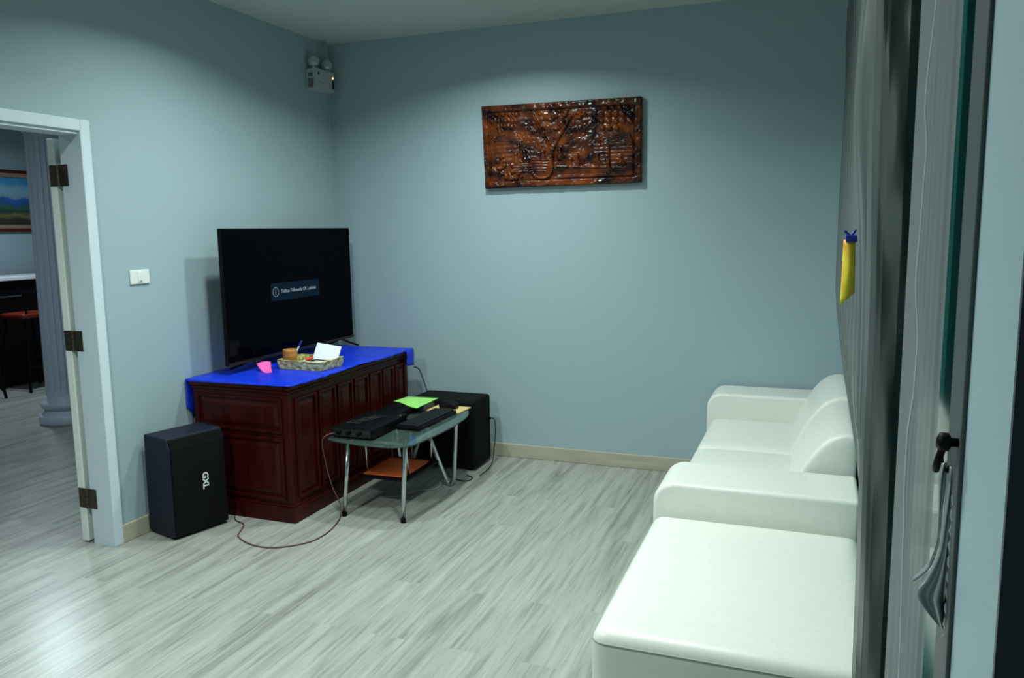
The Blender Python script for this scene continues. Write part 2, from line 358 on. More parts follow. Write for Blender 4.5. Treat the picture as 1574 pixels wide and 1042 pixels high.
# ------------------------------------------------------------------ things on the desk
# basket tray
bk = thing('basket', (.45, -1.08, .7605), 'shallow woven straw-coloured basket holding small stationery on the blue cloth', 'basket')
def quad_ring(bm, P0, P1, P2, P3, t):
    pass
bc = Vector((.48, -1.06, 0)); ang = math.radians(-3)
R = Matrix.Translation((bc.x, bc.y, .7615)) @ Matrix.Rotation(ang, 4, 'Z')
bm = BM(); hx, hy, hh, fl = .145, .105, .052, .010
def ringv(hx, hy, z): return [bm.verts.new(R @ Vector(p)) for p in ((-hx, -hy, z), (hx, -hy, z), (hx, hy, z), (-hx, hy, z))]
A = ringv(hx, hy, 0); B = ringv(hx + fl, hy + fl, hh); Cc = ringv(hx + fl - .006, hy + fl - .006, hh); D = ringv(hx - .006, hy - .006, .005)
for p, q in ((A, B), (B, Cc), (Cc, D)):
    for k in range(4): bm.faces.new((p[k], p[(k + 1) % 4], q[(k + 1) % 4], q[k]))
bm.faces.new(A[::-1]); bm.faces.new(D); obj('tray', bm, wicker_m, bk)
bm = BM(); e = hx + fl - .003; g = hy + fl - .003
cs = [R @ Vector(p) for p in ((-e, -g, hh), (e, -g, hh), (e, g, hh), (-e, g, hh))]
for k in range(4): tube(bm, [cs[k], cs[(k + 1) % 4]], .0042, 8)
obj('rim', bm, wicker_m, bk, smooth=True)
# bamboo pot
pt = tag(obj('pen_pot', (lambda b: (lathe(b, [(.034, .768), (.041, .771), (.042, .80), (.039, .815), (.043, .835), (.042, .866), (.039, .870), (.034, .870), (.033, .785)], (.365, -1.10, 0), 28), b)[1])(BM()), bamboo_m, smooth=True), 'small turned brown bamboo pot standing in the left end of the basket', 'pot')
bm = BM(); tube(bm, [(.372, -1.10, .79), (.420, -1.07, .905)], .0045, 10); pen = obj('pen', bm, mat('white_pen_barrel', (.75, .85, .9), .3)); tag(pen, 'white ballpoint pen with blue end standing in the bamboo pot', 'pen')
bm = BM(); tube(bm, [(.413, -1.0745, .888), (.4255, -1.0666, .918)], .0055, 10); obj('cap', bm, mat('blue_plastic', (.01, .03, .30), .35), pen)
# white card leaning
bm = BM(); box(bm, -.08, .08, -.001, .001, 0, .115)
bmesh.ops.transform(bm, matrix=Matrix.Translation((.550, -1.03, .785)) @ Matrix.Rotation(math.radians(8), 4, 'Z') @ Matrix.Rotation(math.radians(-26), 4, 'X') @ Matrix.Rotation(math.radians(8), 4, 'Y'), verts=bm.verts)
tag(obj('white_card', bm, paper_m), 'blank white card leaning in the right end of the basket', 'card')
bm = BM(); cushion(bm, -.028, .028, -.05, .05, 0, .018, .008, n=6)
bmesh.ops.transform(bm, matrix=Matrix.Translation((.455, -1.045, .785)) @ Matrix.Rotation(.5, 4, 'Z'), verts=bm.verts)
rc = obj('remote_control', bm, black_m, smooth=True); tag(rc, 'black rounded remote lying in the middle of the basket', 'remote')
bm = BM()
for i in range(4):
    for j in range(3): box(bm, -.017 + j * .013, -.009 + j * .013, -.035 + i * .018, -.024 + i * .018, .0182, .0195, Matrix.Translation((.455, -1.045, .785)) @ Matrix.Rotation(.5, 4, 'Z'))
obj('buttons', bm, mat('grey_rubber', (.12, .12, .13), .6), rc)
bm = BM(); tube(bm, [(.468, -1.162, .805), (.515, -1.12, .823)], .004, 8); sc = obj('marker', bm, mat('grey_white_plastic', (.7, .72, .74), .4)); tag(sc, 'white marker with red cap lying across the basket front rim', 'marker')
bm = BM(); tube(bm, [(.497, -1.135, .816), (.530, -1.107, .830)], .0085, 10, ); obj('cap', bm, mat('red_plastic', (.70, .05, .02), .4), sc)
bm = BM(); tube(bm, smooth_path([(.50, -1.09, .80), (.54, -1.10, .815), (.60, -1.08, .81), (.60, -1.0, .80), (.53, -.99, .80)]), .004, 8); tag(obj('coiled_cable', bm, bcord_m, smooth=True), 'short black coiled cable lying in the basket by the white card', 'cable')
# pink paper, curled
def pink_fn(u, v):
    # u along the long side, v across; curls up to a point
    a = Vector((.235, -1.245, .80)).lerp(Vector((.345, -1.300, .762)), u)
    b = Vector((.275, -1.165, .802)).lerp(Vector((.372, -1.285, .763)), u)
    p = a.lerp(b, v); p.z += -.014 * math.sin(PI * u) + .008 * math.sin(PI * v) * (1 - u); return p
bm = BM(); grid(bm, 12, 8, pink_fn); o = obj('pink_note', bm, pink_m, smooth=True); sm = o.modifiers.new('thick', 'SOLIDIFY'); sm.thickness = .0012
tag(o, 'curled bright pink paper note on the blue cloth before the television', 'paper note')

# ------------------------------------------------------------------ black loudspeaker with lettering
sp = thing('loudspeaker', (.17, -1.8, 0), 'black loudspeaker cabinet on the floor between doorway and desk, silver letters on grille', 'speaker')
# plan corners (z=0): near (.24,-1.962), right (.318,-1.658), left (.018,-1.9), back (.098,-1.60)
A_ = Vector((.240, -1.962, 0)); B_ = Vector((.322, -1.650, 0)); Cc_ = Vector((.020, -1.905, 0)); HH = .53
ux = (B_ - A_).normalized(); uw = (B_ - A_).length; vx = (Cc_ - A_).normalized(); vw = (Cc_ - A_).length
def SP(a, b, z): p = A_ + ux * a + vx * b; return Vector((p.x, p.y, z))
bm = BM()
pr_ = [(0.0, .012), (0, HH - .055), (.020, HH), (vw - .01, HH), (vw, .012)]   # side profile: front top leans back
a_ = [bm.verts.new(SP(0, b, z)) for b, z in pr_]; b_ = [bm.verts.new(SP(uw, b, z)) for b, z in pr_]
bm.faces.new(a_); bm.faces.new(b_[::-1])
for i in range(5): bm.faces.new((a_[i], a_[(i + 1) % 5], b_[(i + 1) % 5], b_[i]))
obj('cabinet', bm, navy_m, sp, bevel=.008, bseg=3)
bm = BM()
gp = [(-.010, .022), (-.013, HH - .14), (-.006, HH - .06), (.008, HH - .008), (.020, HH - .008), (.004, HH - .06), (.0, .022)]
a_ = [bm.verts.new(SP(.012, b, z)) for b, z in gp]; b_ = [bm.verts.new(SP(uw - .012, b, z)) for b, z in gp]
bm.faces.new(a_); bm.faces.new(b_[::-1])
for i in range(len(gp)): bm.faces.new((a_[i], a_[(i + 1) % len(gp)], b_[(i + 1) % len(gp)], b_[i]))
obj('grille', bm, grille_m, sp, bevel=.004)
for a, b in ((.03, .03), (uw - .03, .03), (.03, vw - .03), (uw - .03, vw - .03)):
    bm = BM(); p = SP(a, b, 0); lathe(bm, [(.013, 0), (.015, .012)], (p.x, p.y, 0), 14); obj('rubber_foot', bm, black_m, sp)
nrm = ux.cross(Vector((0, 0, 1)))
if nrm.dot(vx) > 0: nrm = -nrm
o_ = SP(uw * .585, -.0135, .318)
# letters read downward (rotated clockwise): text x -> -z, text y -> +ux
tm = Matrix(((0, ux.x, nrm.x, o_.x), (0, ux.y, nrm.y, o_.y), (-1, 0, nrm.z, o_.z), (0, 0, 0, 1)))
text_mesh('lettering', 'GXL', .046, .0012, mat('silver_letters', (.85, .88, .9), .3, .4, emit=None), tm, sp, 1.0, .0012)

# ------------------------------------------------------------------ black subwoofer / tower behind the table
sb = thing('subwoofer', (1.0, -.26, 0), 'large black floor box with rounded edges behind the glass table', 'speaker')
bm = BM(); box(bm, .77, 1.235, -.400, -.12, .015, .462); obj('cabinet', bm, grille_m, sb, bevel=.022, bseg=4)
bm = BM(); box(bm, .80, 1.205, -.406, -.398, .05, .43); obj('grille', bm, black_m, sb, bevel=.006)
for x in (.81, 1.19):
    for y in (-.37, -.16):
        bm = BM(); lathe(bm, [(.016, 0), (.018, .016)], (x, y, 0), 12); obj('rubber_foot', bm, black_m, sb)
bm = BM(); lathe(bm, [(.012, 1.234), (.012, 1.243), (.007, 1.251)], (0, -.16, .30), 14, 'x'); obj('plug', bm, black_m, sb)
bm = BM(); tube(bm, smooth_path([(1.250, -.16, .30), (1.275, -.16, .295), (1.290, -.18, .22), (1.286, -.20, .10), (1.29, -.25, .02), (1.30, -.36, .006), (1.30, -.48, .005)]), .0032, 8)
tag(obj('power_cord', bm, bcord_m, smooth=True), 'thin black cord hanging down the right side of the black floor box', 'cord')
bm = BM(); tube(bm, smooth_path([(1.22, -.50, .005), (1.27, -.53, .005), (1.27, -.60, .005), (1.20, -.60, .005), (1.13, -.56, .005), (1.08, -.48, .005)]), .0035, 8)
tag(obj('power_cord', bm, bcord_m, smooth=True), 'small loop of black cord on the floor by the hairpin table leg', 'cord')

# ------------------------------------------------------------------ glass table
tb = thing('glass_table', (1.05, -.9, 0), 'low glass-topped table with chrome tube legs and a lower shelf', 'table')
gl_m = mat('table_glass', (.42, .62, .57), .03, trans=.92, spec=.5); P(gl_m).inputs['IOR'].default_value = 1.45
ctrl = [(.80, -1.375), (.92, -1.405), (1.04, -1.417), (1.16, -1.412), (1.245, -1.385), (1.282, -1.34), (1.305, -1.20), (1.318, -1.0), (1.315, -.80), (1.290, -.62), (1.235, -.495), (1.19, -.455), (1.04, -.435), (.90, -.435), (.83, -.46), (.79, -.60), (.772, -.85), (.768, -1.1), (.775, -1.33)]
pp = [Vector((x, y, 0)) for x, y in ctrl]; outl = []
n = len(pp)
for i in range(n):
    p0, p1, p2, p3 = pp[i - 1], pp[i], pp[(i + 1) % n], pp[(i + 2) % n]
    for k in range(4):
        t = k / 4; q = .5 * ((2 * p1) + (p2 - p0) * t + (2 * p0 - 5 * p1 + 4 * p2 - p3) * t * t + (-p0 + 3 * p1 - 3 * p2 + p3) * t ** 3); outl.append((q.x, q.y))
bm = BM(); prism(bm, outl, 'z', .422, .431); obj('tabletop', bm, gl_m, tb, bevel=.002)
def leg(pts, name='leg'):
    bm = BM(); tube(bm, pts, .0125, 14); return obj(name, bm, chrome_m, tb, smooth=True)
def tip(x, y): bm = BM(); lathe(bm, [(.0145, 0), (.0145, .022), (.0130, .026)], (x, y, 0), 14); return bm
lg = leg([(.868, -1.366, .012), (.895, -1.345, .405)]); obj('rubber_tip', tip(.868, -1.366), black_m, lg)
lg = leg([(1.225, -1.352, .012), (1.238, -1.335, .400), (1.236, -1.32, .412), (1.22, -1.30, .416)]); obj('rubber_tip', tip(1.225, -1.352), black_m, lg)
def hairpin(x, y, s, fx):
    a = Vector((x - .02 * fx, y, .014))
    pts = [(x + .045 * fx, y - .01, .41), (x + .020 * fx, y, .10), (x + .012 * fx, y, .04), (x - .005 * fx, y, .016), (x - .03 * fx, y, .03), (x - .05 * fx, y - .005, .08), (x - .175 * fx, y - .02, .41)]
    return leg(smooth_path(pts, 6))
hairpin(1.212, -.714, 1, 1); hairpin(.875, -.70, 1, -1)
bm = BM()
for x in (.90, 1.23): tube(bm, [(x, -1.32, .412), (x, -.72, .412)], .008, 8)
tube(bm, [(.90, -1.30, .412), (1.23, -1.30, .412)], .008, 8); tube(bm, [(.90, -.74, .412), (1.23, -.74, .412)], .008, 8)
for x in (.90, 1.16):
    tube(bm, [(x, -1.18, .412), (x, -1.16, .19)], .006, 8); tube(bm, [(x, -.86, .412), (x, -.88, .19)], .006, 8)
obj('support_frame', bm, chrome_m, tb, smooth=True)
bm = BM(); box(bm, .875, 1.185, -1.225, -.82, .178, .192); obj('lower_shelf', bm, black_m, tb, bevel=.006)
bm = BM(); box(bm, -.128, .128, -.165, .165, 0, .006)
bmesh.ops.transform(bm, matrix=Matrix.Translation((1.02, -1.035, .1925)) @ Matrix.Rotation(.03, 4, 'Z'), verts=bm.verts)
tag(obj('orange_folder', bm, orange_m, bevel=.0015), 'orange folder lying on the lower shelf of the glass table', 'folder')

# on the table
ZT = .4318
def rotbox(cx, cy, rz, hx, hy, z0, z1, bm=None):
    bm = bm or BM(); box(bm, -hx, hx, -hy, hy, z0, z1, Matrix.Translation((cx, cy, 0)) @ Matrix.Rotation(rz, 4, 'Z')); return bm
am = thing('audio_receiver', (.90, -1.12, ZT), 'flat black audio box at the near left of the glass table', 'audio device')
obj('case', rotbox(.915, -1.135, .02, .128, .205, ZT + .008, ZT + .060), black_m, am, bevel=.006)
obj('front_panel', rotbox(.919, -1.341, .02, .118, .003, ZT + .014, ZT + .054), mat('gloss_black', (.004, .004, .006), .15), am)
for k, x in enumerate((.84, .90, .965)):
    bm = BM(); lathe(bm, [(.011, -1.358), (.0125, -1.342)], (x, 0, ZT + .033), 16, 'y'); obj('knob', bm, black_m, am)
for x, y in ((.82, -1.30), (1.01, -1.30), (.82, -.97), (1.01, -.97)):
    bm = BM(); lathe(bm, [(.009, ZT + .0002), (.010, ZT + .009)], (x, y, 0), 10); obj('foot', bm, black_m, am)
bx2 = tag(obj('set_top_box', rotbox(.865, -.80, .04, .085, .14, ZT + .0005, ZT + .045), black_m, bevel=.005), 'small black box behind the audio box on the glass table', 'set-top box')
kb = thing('keyboard', (1.10, -.80, ZT), 'long black keyboard along the right side of the glass table', 'keyboard')
KX, KY, KR = 1.125, -.845, math.radians(88)
obj('case', rotbox(KX, KY, KR, .235, .078, ZT + .0005, ZT + .022), black_m, kb, bevel=.006)
bm = BM()
for i in range(5):
    for j in range(15):
        box(bm, -.222 + j * .0297, -.198 + j * .0297, -.066 + i * .027, -.044 + i * .027, ZT + .0221, ZT + .030, Matrix.Translation((KX, KY, 0)) @ Matrix.Rotation(KR, 4, 'Z'))
obj('keys', bm, mat('black_keycaps', (.008, .009, .011), .5, spec=.2), kb, bevel=.002)
# envelope under the mouse
bm = rotbox(1.115, -.525, -.05, .115, .085, ZT + .0005, ZT + .006); tag(obj('manila_envelope', bm, mat('manila', (.70, .50, .22), .55), bevel=.001), 'pale yellow envelope under the mouse on the far end of the glass table', 'envelope')
ms_ = thing('computer_mouse', (1.11, -.51, ZT + .006), 'black rounded computer mouse on the pale yellow envelope', 'computer mouse')
bm = BM(); cushion(bm, 1.052, 1.172, -.548, -.480, ZT + .0065, ZT + .040, .015, .014, n=10); obj('body', bm, black_m, ms_, smooth=True)
bm = BM(); lathe(bm, [(.010, -.517), (.010, -.511)], (1.085, 0, ZT + .040), 16, 'y'); obj('scroll_wheel', bm, mat('grey_wheel', (.08, .08, .09), .5), ms_)
# green paper
def green_fn(u, v):
    p = Vector((.775, -.62, ZT + .052)).lerp(Vector((1.0, -.735, ZT + .048)), u).lerp(Vector((.79, -.46, ZT + .05)).lerp(Vector((1.005, -.44, ZT + .05)), u), v)
    p.z += .004 * math.sin(u * 6) * (1 - v); return p
bm = BM(); box(bm, .80, .99, -.62, -.47, ZT + .0005, ZT + .044); tag(obj('small_box', bm, mat('grey_paper_edges', (.10, .11, .12), .7), bevel=.002), 'dark box under the bright green sheet on the glass table', 'box')
bm = BM(); grid(bm, 14, 8, green_fn); o = obj('green_sheet', bm, green_m, smooth=True); sm = o.modifiers.new('thick', 'SOLIDIFY'); sm.thickness = .001; tag(o, 'bright green sheet of paper on the glass table', 'paper sheet')
# tangled thin cables over the audio box
for i in range(3):
    pts = []
    for k in range(9):
        t = k / 8; pts.append((.83 + .03 * i + .07 * t + .008 * math.sin(k * 2.1), -1.26 + .22 * t + .008 * math.cos(k * 1.7), ZT + .062 + .004 * abs(math.sin(k + i))))
    bm = BM(); tube(bm, smooth_path(pts, 5), .003, 6); o = obj('audio_cable', bm, bcord_m, smooth=True)
    tag(o, 'thin black cable lying tangled over the flat audio box', 'cable', 'tangled cables on the audio box')
ad = thing('cable_connector', (1.03, -.93, ZT), 'small black plug with brown end standing between keyboard and audio box', 'connector')
bm = BM(); lathe(bm, [(.013, ZT + .0005), (.014, ZT + .045), (.011, ZT + .052)], (1.032, -1.0, 0), 12); obj('housing', bm, black_m, ad, smooth=False)
bm = BM(); lathe(bm, [(.007, ZT + .052), (.006, ZT + .066)], (1.032, -1.0, 0), 12); obj('tip', bm, mat('brown_tip', (.15, .08, .04), .4), ad)
# cord on the floor, rising to the table
bm = BM(); tube(bm, smooth_path([(.30, -1.58, .006), (.345, -1.625, .005), (.425, -1.66, .005), (.468, -1.73, .005), (.515, -1.81, .005), (.645, -1.875, .005), (.78, -1.872, .005), (.90, -1.77, .005), (.925, -1.64, .005), (.90, -1.50, .006), (.855, -1.385, .012), (.835, -1.36, .07), (.80, -1.37, .16), (.770, -1.38, .30), (.768, -1.40, .42), (.79, -1.385, .455), (.815, -1.345, .46)], 8), .0032, 8)
tag(obj('floor_cord', bm, cord_m, smooth=True), 'red-brown cord curving over the floor from the loudspeaker to the glass table', 'cord')
bm = BM(); tube(bm, smooth_path([(.68, -.16, .62), (.70, -.12, .60), (.73, -.10, .5), (.745, -.08, .40), (.75, -.05, .2), (.74, -.05, .01)]), .004, 8)
tag(obj('power_cord', bm, bcord_m, smooth=True), 'black cord drooping behind the far right corner of the desk', 'cord')
bm = BM(); tube(bm, smooth_path([(.84, -.95, .005), (.90, -1.03, .005), (1.0, -1.0, .005), (1.05, -.88, .005), (1.15, -.80, .005), (1.12, -.68, .005)]), .004, 8)
tag(obj('floor_cord', bm, grey_cord_m, smooth=True), 'pale grey cord on the floor beneath the glass table', 'cord')

# ------------------------------------------------------------------ sofa
sf = thing('sofa', (3.03, -.99, 0), 'white leather two-seat sofa with low arms against the back wall', 'sofa')
def arm(name, y0, y1, zt, xf=2.68):
    r = .085; pts = [(xf, .05), (3.425, .05), (3.425, zt)]
    for k in range(0, 11):
        a = PI / 2 + k / 10 * PI / 2; pts.append((xf + r + r * math.cos(a), zt - r + r * math.sin(a)))
    bm = BM(); prism(bm, pts, 'y', y0, y1); o = obj(name, bm, leather_m, sf, bevel=.018, bseg=4, ang=50, smooth=False)
    me = o.data; me.polygons.foreach_set('use_smooth', [True] * len(me.polygons))
    wn_ = o.modifiers.new('wn', 'WEIGHTED_NORMAL'); wn_.keep_sharp = False
    return o
arm('armrest', -1.972, -1.655, .572); arm('armrest', -.30, -.018, .590)
# piping along arm edges
def arm_pipe(y, zt, xf=2.68):
    r = .085; pts = [(3.37, y, zt)]
    for k in range(0, 11):
        a = PI / 2 + k / 10 * PI / 2; pts.append((xf + r + (r + .0) * math.cos(a), y, zt - r + (r + .0) * math.sin(a)))
    pts.append((xf, y, .06)); return pts
bm = BM(); box(bm, 2.72, 3.41, -1.66, -.29, .05, .30); obj('base', bm, leather_m, sf, bevel=.01)
bm = BM(); cushion(bm, 2.705, 3.30, -1.655, -.965, .29, .452, .05, .018, n=16); obj('seat_cushion', bm, leather_m, sf, smooth=True)
bm = BM(); cushion(bm, 2.705, 3.30, -.968, -.298, .29, .448, .05, .018, n=16); obj('seat_cushion', bm, leather_m, sf, smooth=True)
def back_cushion(y0, y1, z):
    prof = [(3.15, .40), (3.165, .45), (3.195, .53), (3.23, .60), (3.265, .655), (3.30, .697), (3.335, .722), (3.37, .735), (3.41, .738), (3.425, .725), (3.425, .60), (3.425, .40)]
    prof = [(x, zz + (z if zz > .5 else 0)) for x, zz in prof]
    bm = BM(); nv = 40; rows = []
    for j in range(nv + 1):
        v = j / nv; y = y0 + (y1 - y0) * v
        e = min(v, 1 - v) * (y1 - y0); s = 1 - .045 * max(0, 1 - e / .022) ** 2   # shrink at the ends for rounded seams
        rows.append([bm.verts.new((3.425 + (x - 3.425) * s, y, .40 + (zz - .40) * (s + .012 * math.sin(PI * v)))) for x, zz in prof])
    for a, b in zip(rows, rows[1:]):
        for k in range(len(prof)): bm.faces.new((a[k], a[(k + 1) % len(prof)], b[(k + 1) % len(prof)], b[k]))
    bm.faces.new(rows[0]); bm.faces.new(rows[-1][::-1])
    o = obj('back_cushion', bm, leather_m, sf, smooth=True); s = o.modifiers.new('s', 'SUBSURF'); s.levels = 2; s.render_levels = 2
    for e in o.data.edges:
        pass
    return o
back_cushion(-1.622, -.95, -.012); back_cushion(-.945, -.26, .0)
for x in (2.74, 3.32):
    for y in (-1.9, -.1):
        bm = BM(); lathe(bm, [(.018, 0), (.022, .052)], (x, y, 0), 16); obj('foot', bm, chrome_m, sf)
# ottoman
ot = thing('ottoman', (3.04, -2.46, 0), 'large square white leather ottoman in front of the sofa arm beside the curtain', 'ottoman')
bm = BM(); cushion(bm, 2.69, 3.425, -2.957, -1.985, .06, .452, .045, .012, n=22); o = obj('cushion_block', bm, leather_m, ot, smooth=True)
bm = BM()
e = .0015; zz = .405
loop = [(2.69 + .045, -2.957 - e), (3.372 - .045, -2.957 - e)]
def rr_loop(x0, x1, y0, y1, r, z, n=6):
    out = []
    for cx, cy, a0 in ((x0 + r, y0 + r, PI), (x1 - r, y0 + r, 1.5 * PI), (x1 - r, y1 - r, 0), (x0 + r, y1 - r, .5 * PI)):
        for k in range(n + 1): a = a0 + k / n * PI / 2; out.append((cx + r * math.cos(a), cy + r * math.sin(a), z))
    out.append(out[0]); return out
tube(bm, rr_loop(2.69, 3.425, -2.957, -1.985, .045, .418), .0028, 6); obj('piping', bm, seam_m, ot, smooth=True)
for x in (2.75, 3.31):
    for y in (-2.9, -2.05):
        bm = BM(); lathe(bm, [(.018, 0), (.022, .065)], (x, y, 0), 16); obj('foot', bm, chrome_m, ot)

# ------------------------------------------------------------------ carved wooden panel on the back wall
NX, NZ = 300, 150
uu, vv = np.meshgrid(np.linspace(0, 1, NX), np.linspace(0, 1, NZ), indexing='ij')
rng = np.random.RandomState(3)
def vnoise(sx, sz, seed):
    g = np.random.RandomState(seed).rand(sx + 2, sz + 2); x = uu * sx; z = vv * sz; i = x.astype(int); j = z.astype(int); fx = x - i; fz = z - j
    fx = fx * fx * (3 - 2 * fx); fz = fz * fz * (3 - 2 * fz)
    return (g[i, j] * (1 - fx) + g[i + 1, j] * fx) * (1 - fz) + (g[i, j + 1] * (1 - fx) + g[i + 1, j + 1] * fx) * fz
h = .25 * vnoise(30, 15, 1) + .12 * vnoise(90, 45, 2)
def px(x, y): return ((x - 140) / 1255., 1 - (y - (190 - 85 * (x - 130) / 1270.)) / 650.)
def blob(x, y, r, amt, ry=None):
    global h
    U, V_ = px(x, y); ry = ry or r; d = ((uu - U) * 1255 / r) ** 2 + ((vv - V_) * 650 / ry) ** 2
    h = np.where(d < 1, np.maximum(h, h * .3 + amt * np.sqrt(np.clip(1 - d, 0, 1))), h)
def seg(x0, y0, x1, y1, w, amt):
    global h
    a = np.array(px(x0, y0)); b = np.array(px(x1, y1)); k = np.array([1255, 650.]); A = a * k; B = b * k; d = B - A
    t = np.clip(((uu * 1255 - A[0]) * d[0] + (vv * 650 - A[1]) * d[1]) / (d @ d), 0, 1)
    q = np.hypot(uu * 1255 - A[0] - t * d[0], vv * 650 - A[1] - t * d[1]) / w
    h = np.where(q < 1, h * q + (h * .3 + amt) * (1 - q), h)
def slab(x0, y0, x1, y1, amt, lines=0):
    global h
    a = px(x0, y0); b = px(x1, y1); m = (uu > a[0]) & (uu < b[0]) & (vv < a[1]) & (vv > b[1])
    tex = .12 * np.abs(np.sin((vv - b[1]) * lines)) if lines else 0
    h = np.where(m, amt + tex + .06 * vnoise(60, 30, 5), h)
slab(240, 430, 440, 620, .45, 60); slab(1030, 470, 1330, 620, .4, 70); slab(380, 600, 510, 700, .5, 110); slab(740, 650, 1330, 740, .35, 30)
for k in range(9): seg(1060 + k * 6, 375 + k * 11, 1300 + k * 5, 375 + k * 11, 6, .75)
for k in range(6): seg(270 - k * 8, 410 + k * 10, 420 + k * 8, 405 + k * 10, 6, .7)
for r_, (xa, xb, y) in enumerate(((200, 440, 245), (220, 420, 300), (270, 410, 345), (280, 330, 385))):
    for x in range(xa, xb, 56): blob(x, y, 25, .9)
for xa, xb, y in ((1070, 1330, 190), (1040, 1330, 240), (1040, 1330, 290), (1100, 1210, 345)):
    for x in range(xa, xb, 54): blob(x, y, 24, .9)
for i in range(46): blob(rng.randint(520, 980), rng.randint(200, 390), rng.randint(14, 34), .5 + .5 * rng.rand(), rng.randint(8, 20))
blob(780, 305, 34, 1.0, 48)
for a in ((640, 405, 700, 520), (775, 400, 715, 520), (705, 500, 705, 640), (560, 250, 640, 410), (860, 260, 780, 400)): seg(*a, 13, .95)
for x, y in ((290, 590), (480, 540), (630, 535), (765, 515), (850, 590), (900, 560), (1145, 610), (1060, 560), (1240, 560), (410, 560)):
    blob(x, y, 20, 1.0, 22); blob(x, y + 50, 26, .85, 42); seg(x, y + 20, x + 35, y + 60, 8, .9)
blob(610, 660, 92, .55, 85)
for k in range(15): a = PI * k / 14; blob(610 + 95 * math.cos(a), 655 + 92 * math.sin(a), 12, 1.0)
for k in range(5): seg(540 + k * 8, 600 + k * 22, 680 - k * 8, 600 + k * 22, 5, .8)
for k in range(20): blob(250 + rng.randint(0, 220), 640 + rng.randint(0, 120), rng.randint(10, 26), .9)
seg(1150, 480, 1150, 650, 9, .95); seg(740, 650, 1330, 645, 7, .9)
bd = np.minimum(np.minimum(uu, 1 - uu) * 1255, np.minimum(vv, 1 - vv) * 650)
h = np.where(bd < 46, .8 + .25 * vnoise(70, 34, 8) - .2 * (bd < 6), h); h = np.where((bd >= 46) & (bd < 58), .05, h)
q00, q10, q11, q01 = Vector((1.190, 0, 1.822)), Vector((2.227, 0, 1.828)), Vector((2.225, 0, 2.340)), Vector((1.172, 0, 2.350))
bm = BM(); T0, RL = .014, .024
Vg = [[None] * NZ for _ in range(NX)]
for i in range(NX):
    for j in range(NZ):
        u, v = i / (NX - 1), j / (NZ - 1); p = q00.lerp(q10, u).lerp(q01.lerp(q11, u), v); p.y = -(T0 + RL * float(h[i, j])) - .006; Vg[i][j] = bm.verts.new(p)
for i in range(NX - 1):
    for j in range(NZ - 1): bm.faces.new((Vg[i][j], Vg[i + 1][j], Vg[i + 1][j + 1], Vg[i][j + 1]))
rim = [Vg[i][0] for i in range(NX)] + [Vg[NX - 1][j] for j in range(1, NZ)] + [Vg[i][NZ - 1] for i in range(NX - 2, -1, -1)] + [Vg[0][j] for j in range(NZ - 2, 0, -1)]
back = [bm.verts.new((v.co.x, -.003, v.co.z)) for v in rim]
for k in range(len(rim)): k2 = (k + 1) % len(rim); bm.faces.new((rim[k], rim[k2], back[k2], back[k]))
bm.faces.new(back)
carve_m = noise_mat('varnished_carving_wood', (.012, .0016, .0008), (.30, .064, .004), (5.5, 3, 9), 1.3, 6, .40, .84, rough=.23, spec=.4, bump=.2, bdist=.002)
o = obj('carved_wood_panel', bm, carve_m, smooth=True); tag(o, 'varnished brown carved wood relief panel hanging on the back wall', 'wall carving')

# ------------------------------------------------------------------ emergency light in the corner
em = thing('emergency_light', (0, -.17, 2.5), 'white twin-head emergency light box high in the left back corner', 'emergency light')
bm = BM(); box(bm, .001, .082, -.283, -.066, 2.506, 2.642); obj('case', bm, mat('grey_metal_case', (.42, .45, .44), .45), em, bevel=.004)
bm = BM()
for k in range(2):
    z0, z1 = ((2.52, 2.578), (2.59, 2.62))[k]
    for q in range(int((z1 - z0) / .008)): box(bm, .018, .056, -.2845, -.283, z0 + q * .008, z0 + q * .008 + .004)
obj('side_vents', bm, black_m, em)
bm = BM(); box(bm, .082, .0835, -.095, -.078, 2.53, 2.585); obj('test_switch', bm, black_m, em)
bm = BM(); box(bm, .082, .0835, -.262, -.25, 2.60, 2.618); obj('dark_badge', bm, black_m, em)
bm = BM(); lathe(bm, [(.005, .082), (.005, .086), (.003, .0875)], (0, -.088, 2.602), 12, 'x'); obj('indicator_lamp', bm, mat('indicator_glow', (.9, .6, .2), .4, emit=(1, .55, .18), es=4), em)['label'] = 'small lit amber indicator'
text_mesh('case_lettering', 'EMERGENCY', .011, .0002, mat('grey_print', (.15, .17, .18), .5), Matrix(((0, 0, 1, .0826), (1, 0, 0, -.255), (0, 1, 0, 2.555), (0, 0, 0, 1))), em)
for y in (-.25, -.095):
    d = Vector((.62, -.72, -.25)).normalized(); c = Vector((.05, y - .01, 2.688)); bm = BM()
    Rm = d.to_track_quat('Z', 'Y').to_matrix().to_4x4()
    lathe(bm, [(.010, -.035), (.028, -.022), (.034, .0), (.036, .012), (.030, .012)], (0, 0, 0), 28); bmesh.ops.transform(bm, matrix=Matrix.Translation(c) @ Rm, verts=bm.verts)
    hd = obj('lamp_head', bm, mat('lamp_head_grey', (.26, .30, .31), .35, .1), em, smooth=False)
    bm = BM(); lathe(bm, [(.027, .0125), (.020, .016), (.006, .0175)], (0, 0, 0), 28); bmesh.ops.transform(bm, matrix=Matrix.Translation(c) @ Rm, verts=bm.verts); obj('lens', bm, mat('lamp_lens', (.40, .45, .46), .2, .3), hd)
    bm = BM(); tube(bm, [c + Vector((0, 0, -.03)), c + Vector((0, 0, -.048))], .007, 10); obj('swivel', bm, plastic_m, em)
    if y < -.2:
        bm = BM(); tube(bm, smooth_path([c + Vector((-.02, -.025, .02)), c + Vector((-.035, -.005, .075)), c + Vector((-.01, .03, .02))]), .0018, 6); obj('wire_loop', bm, mat('grey_wire', (.2, .24, .25), .5), em)
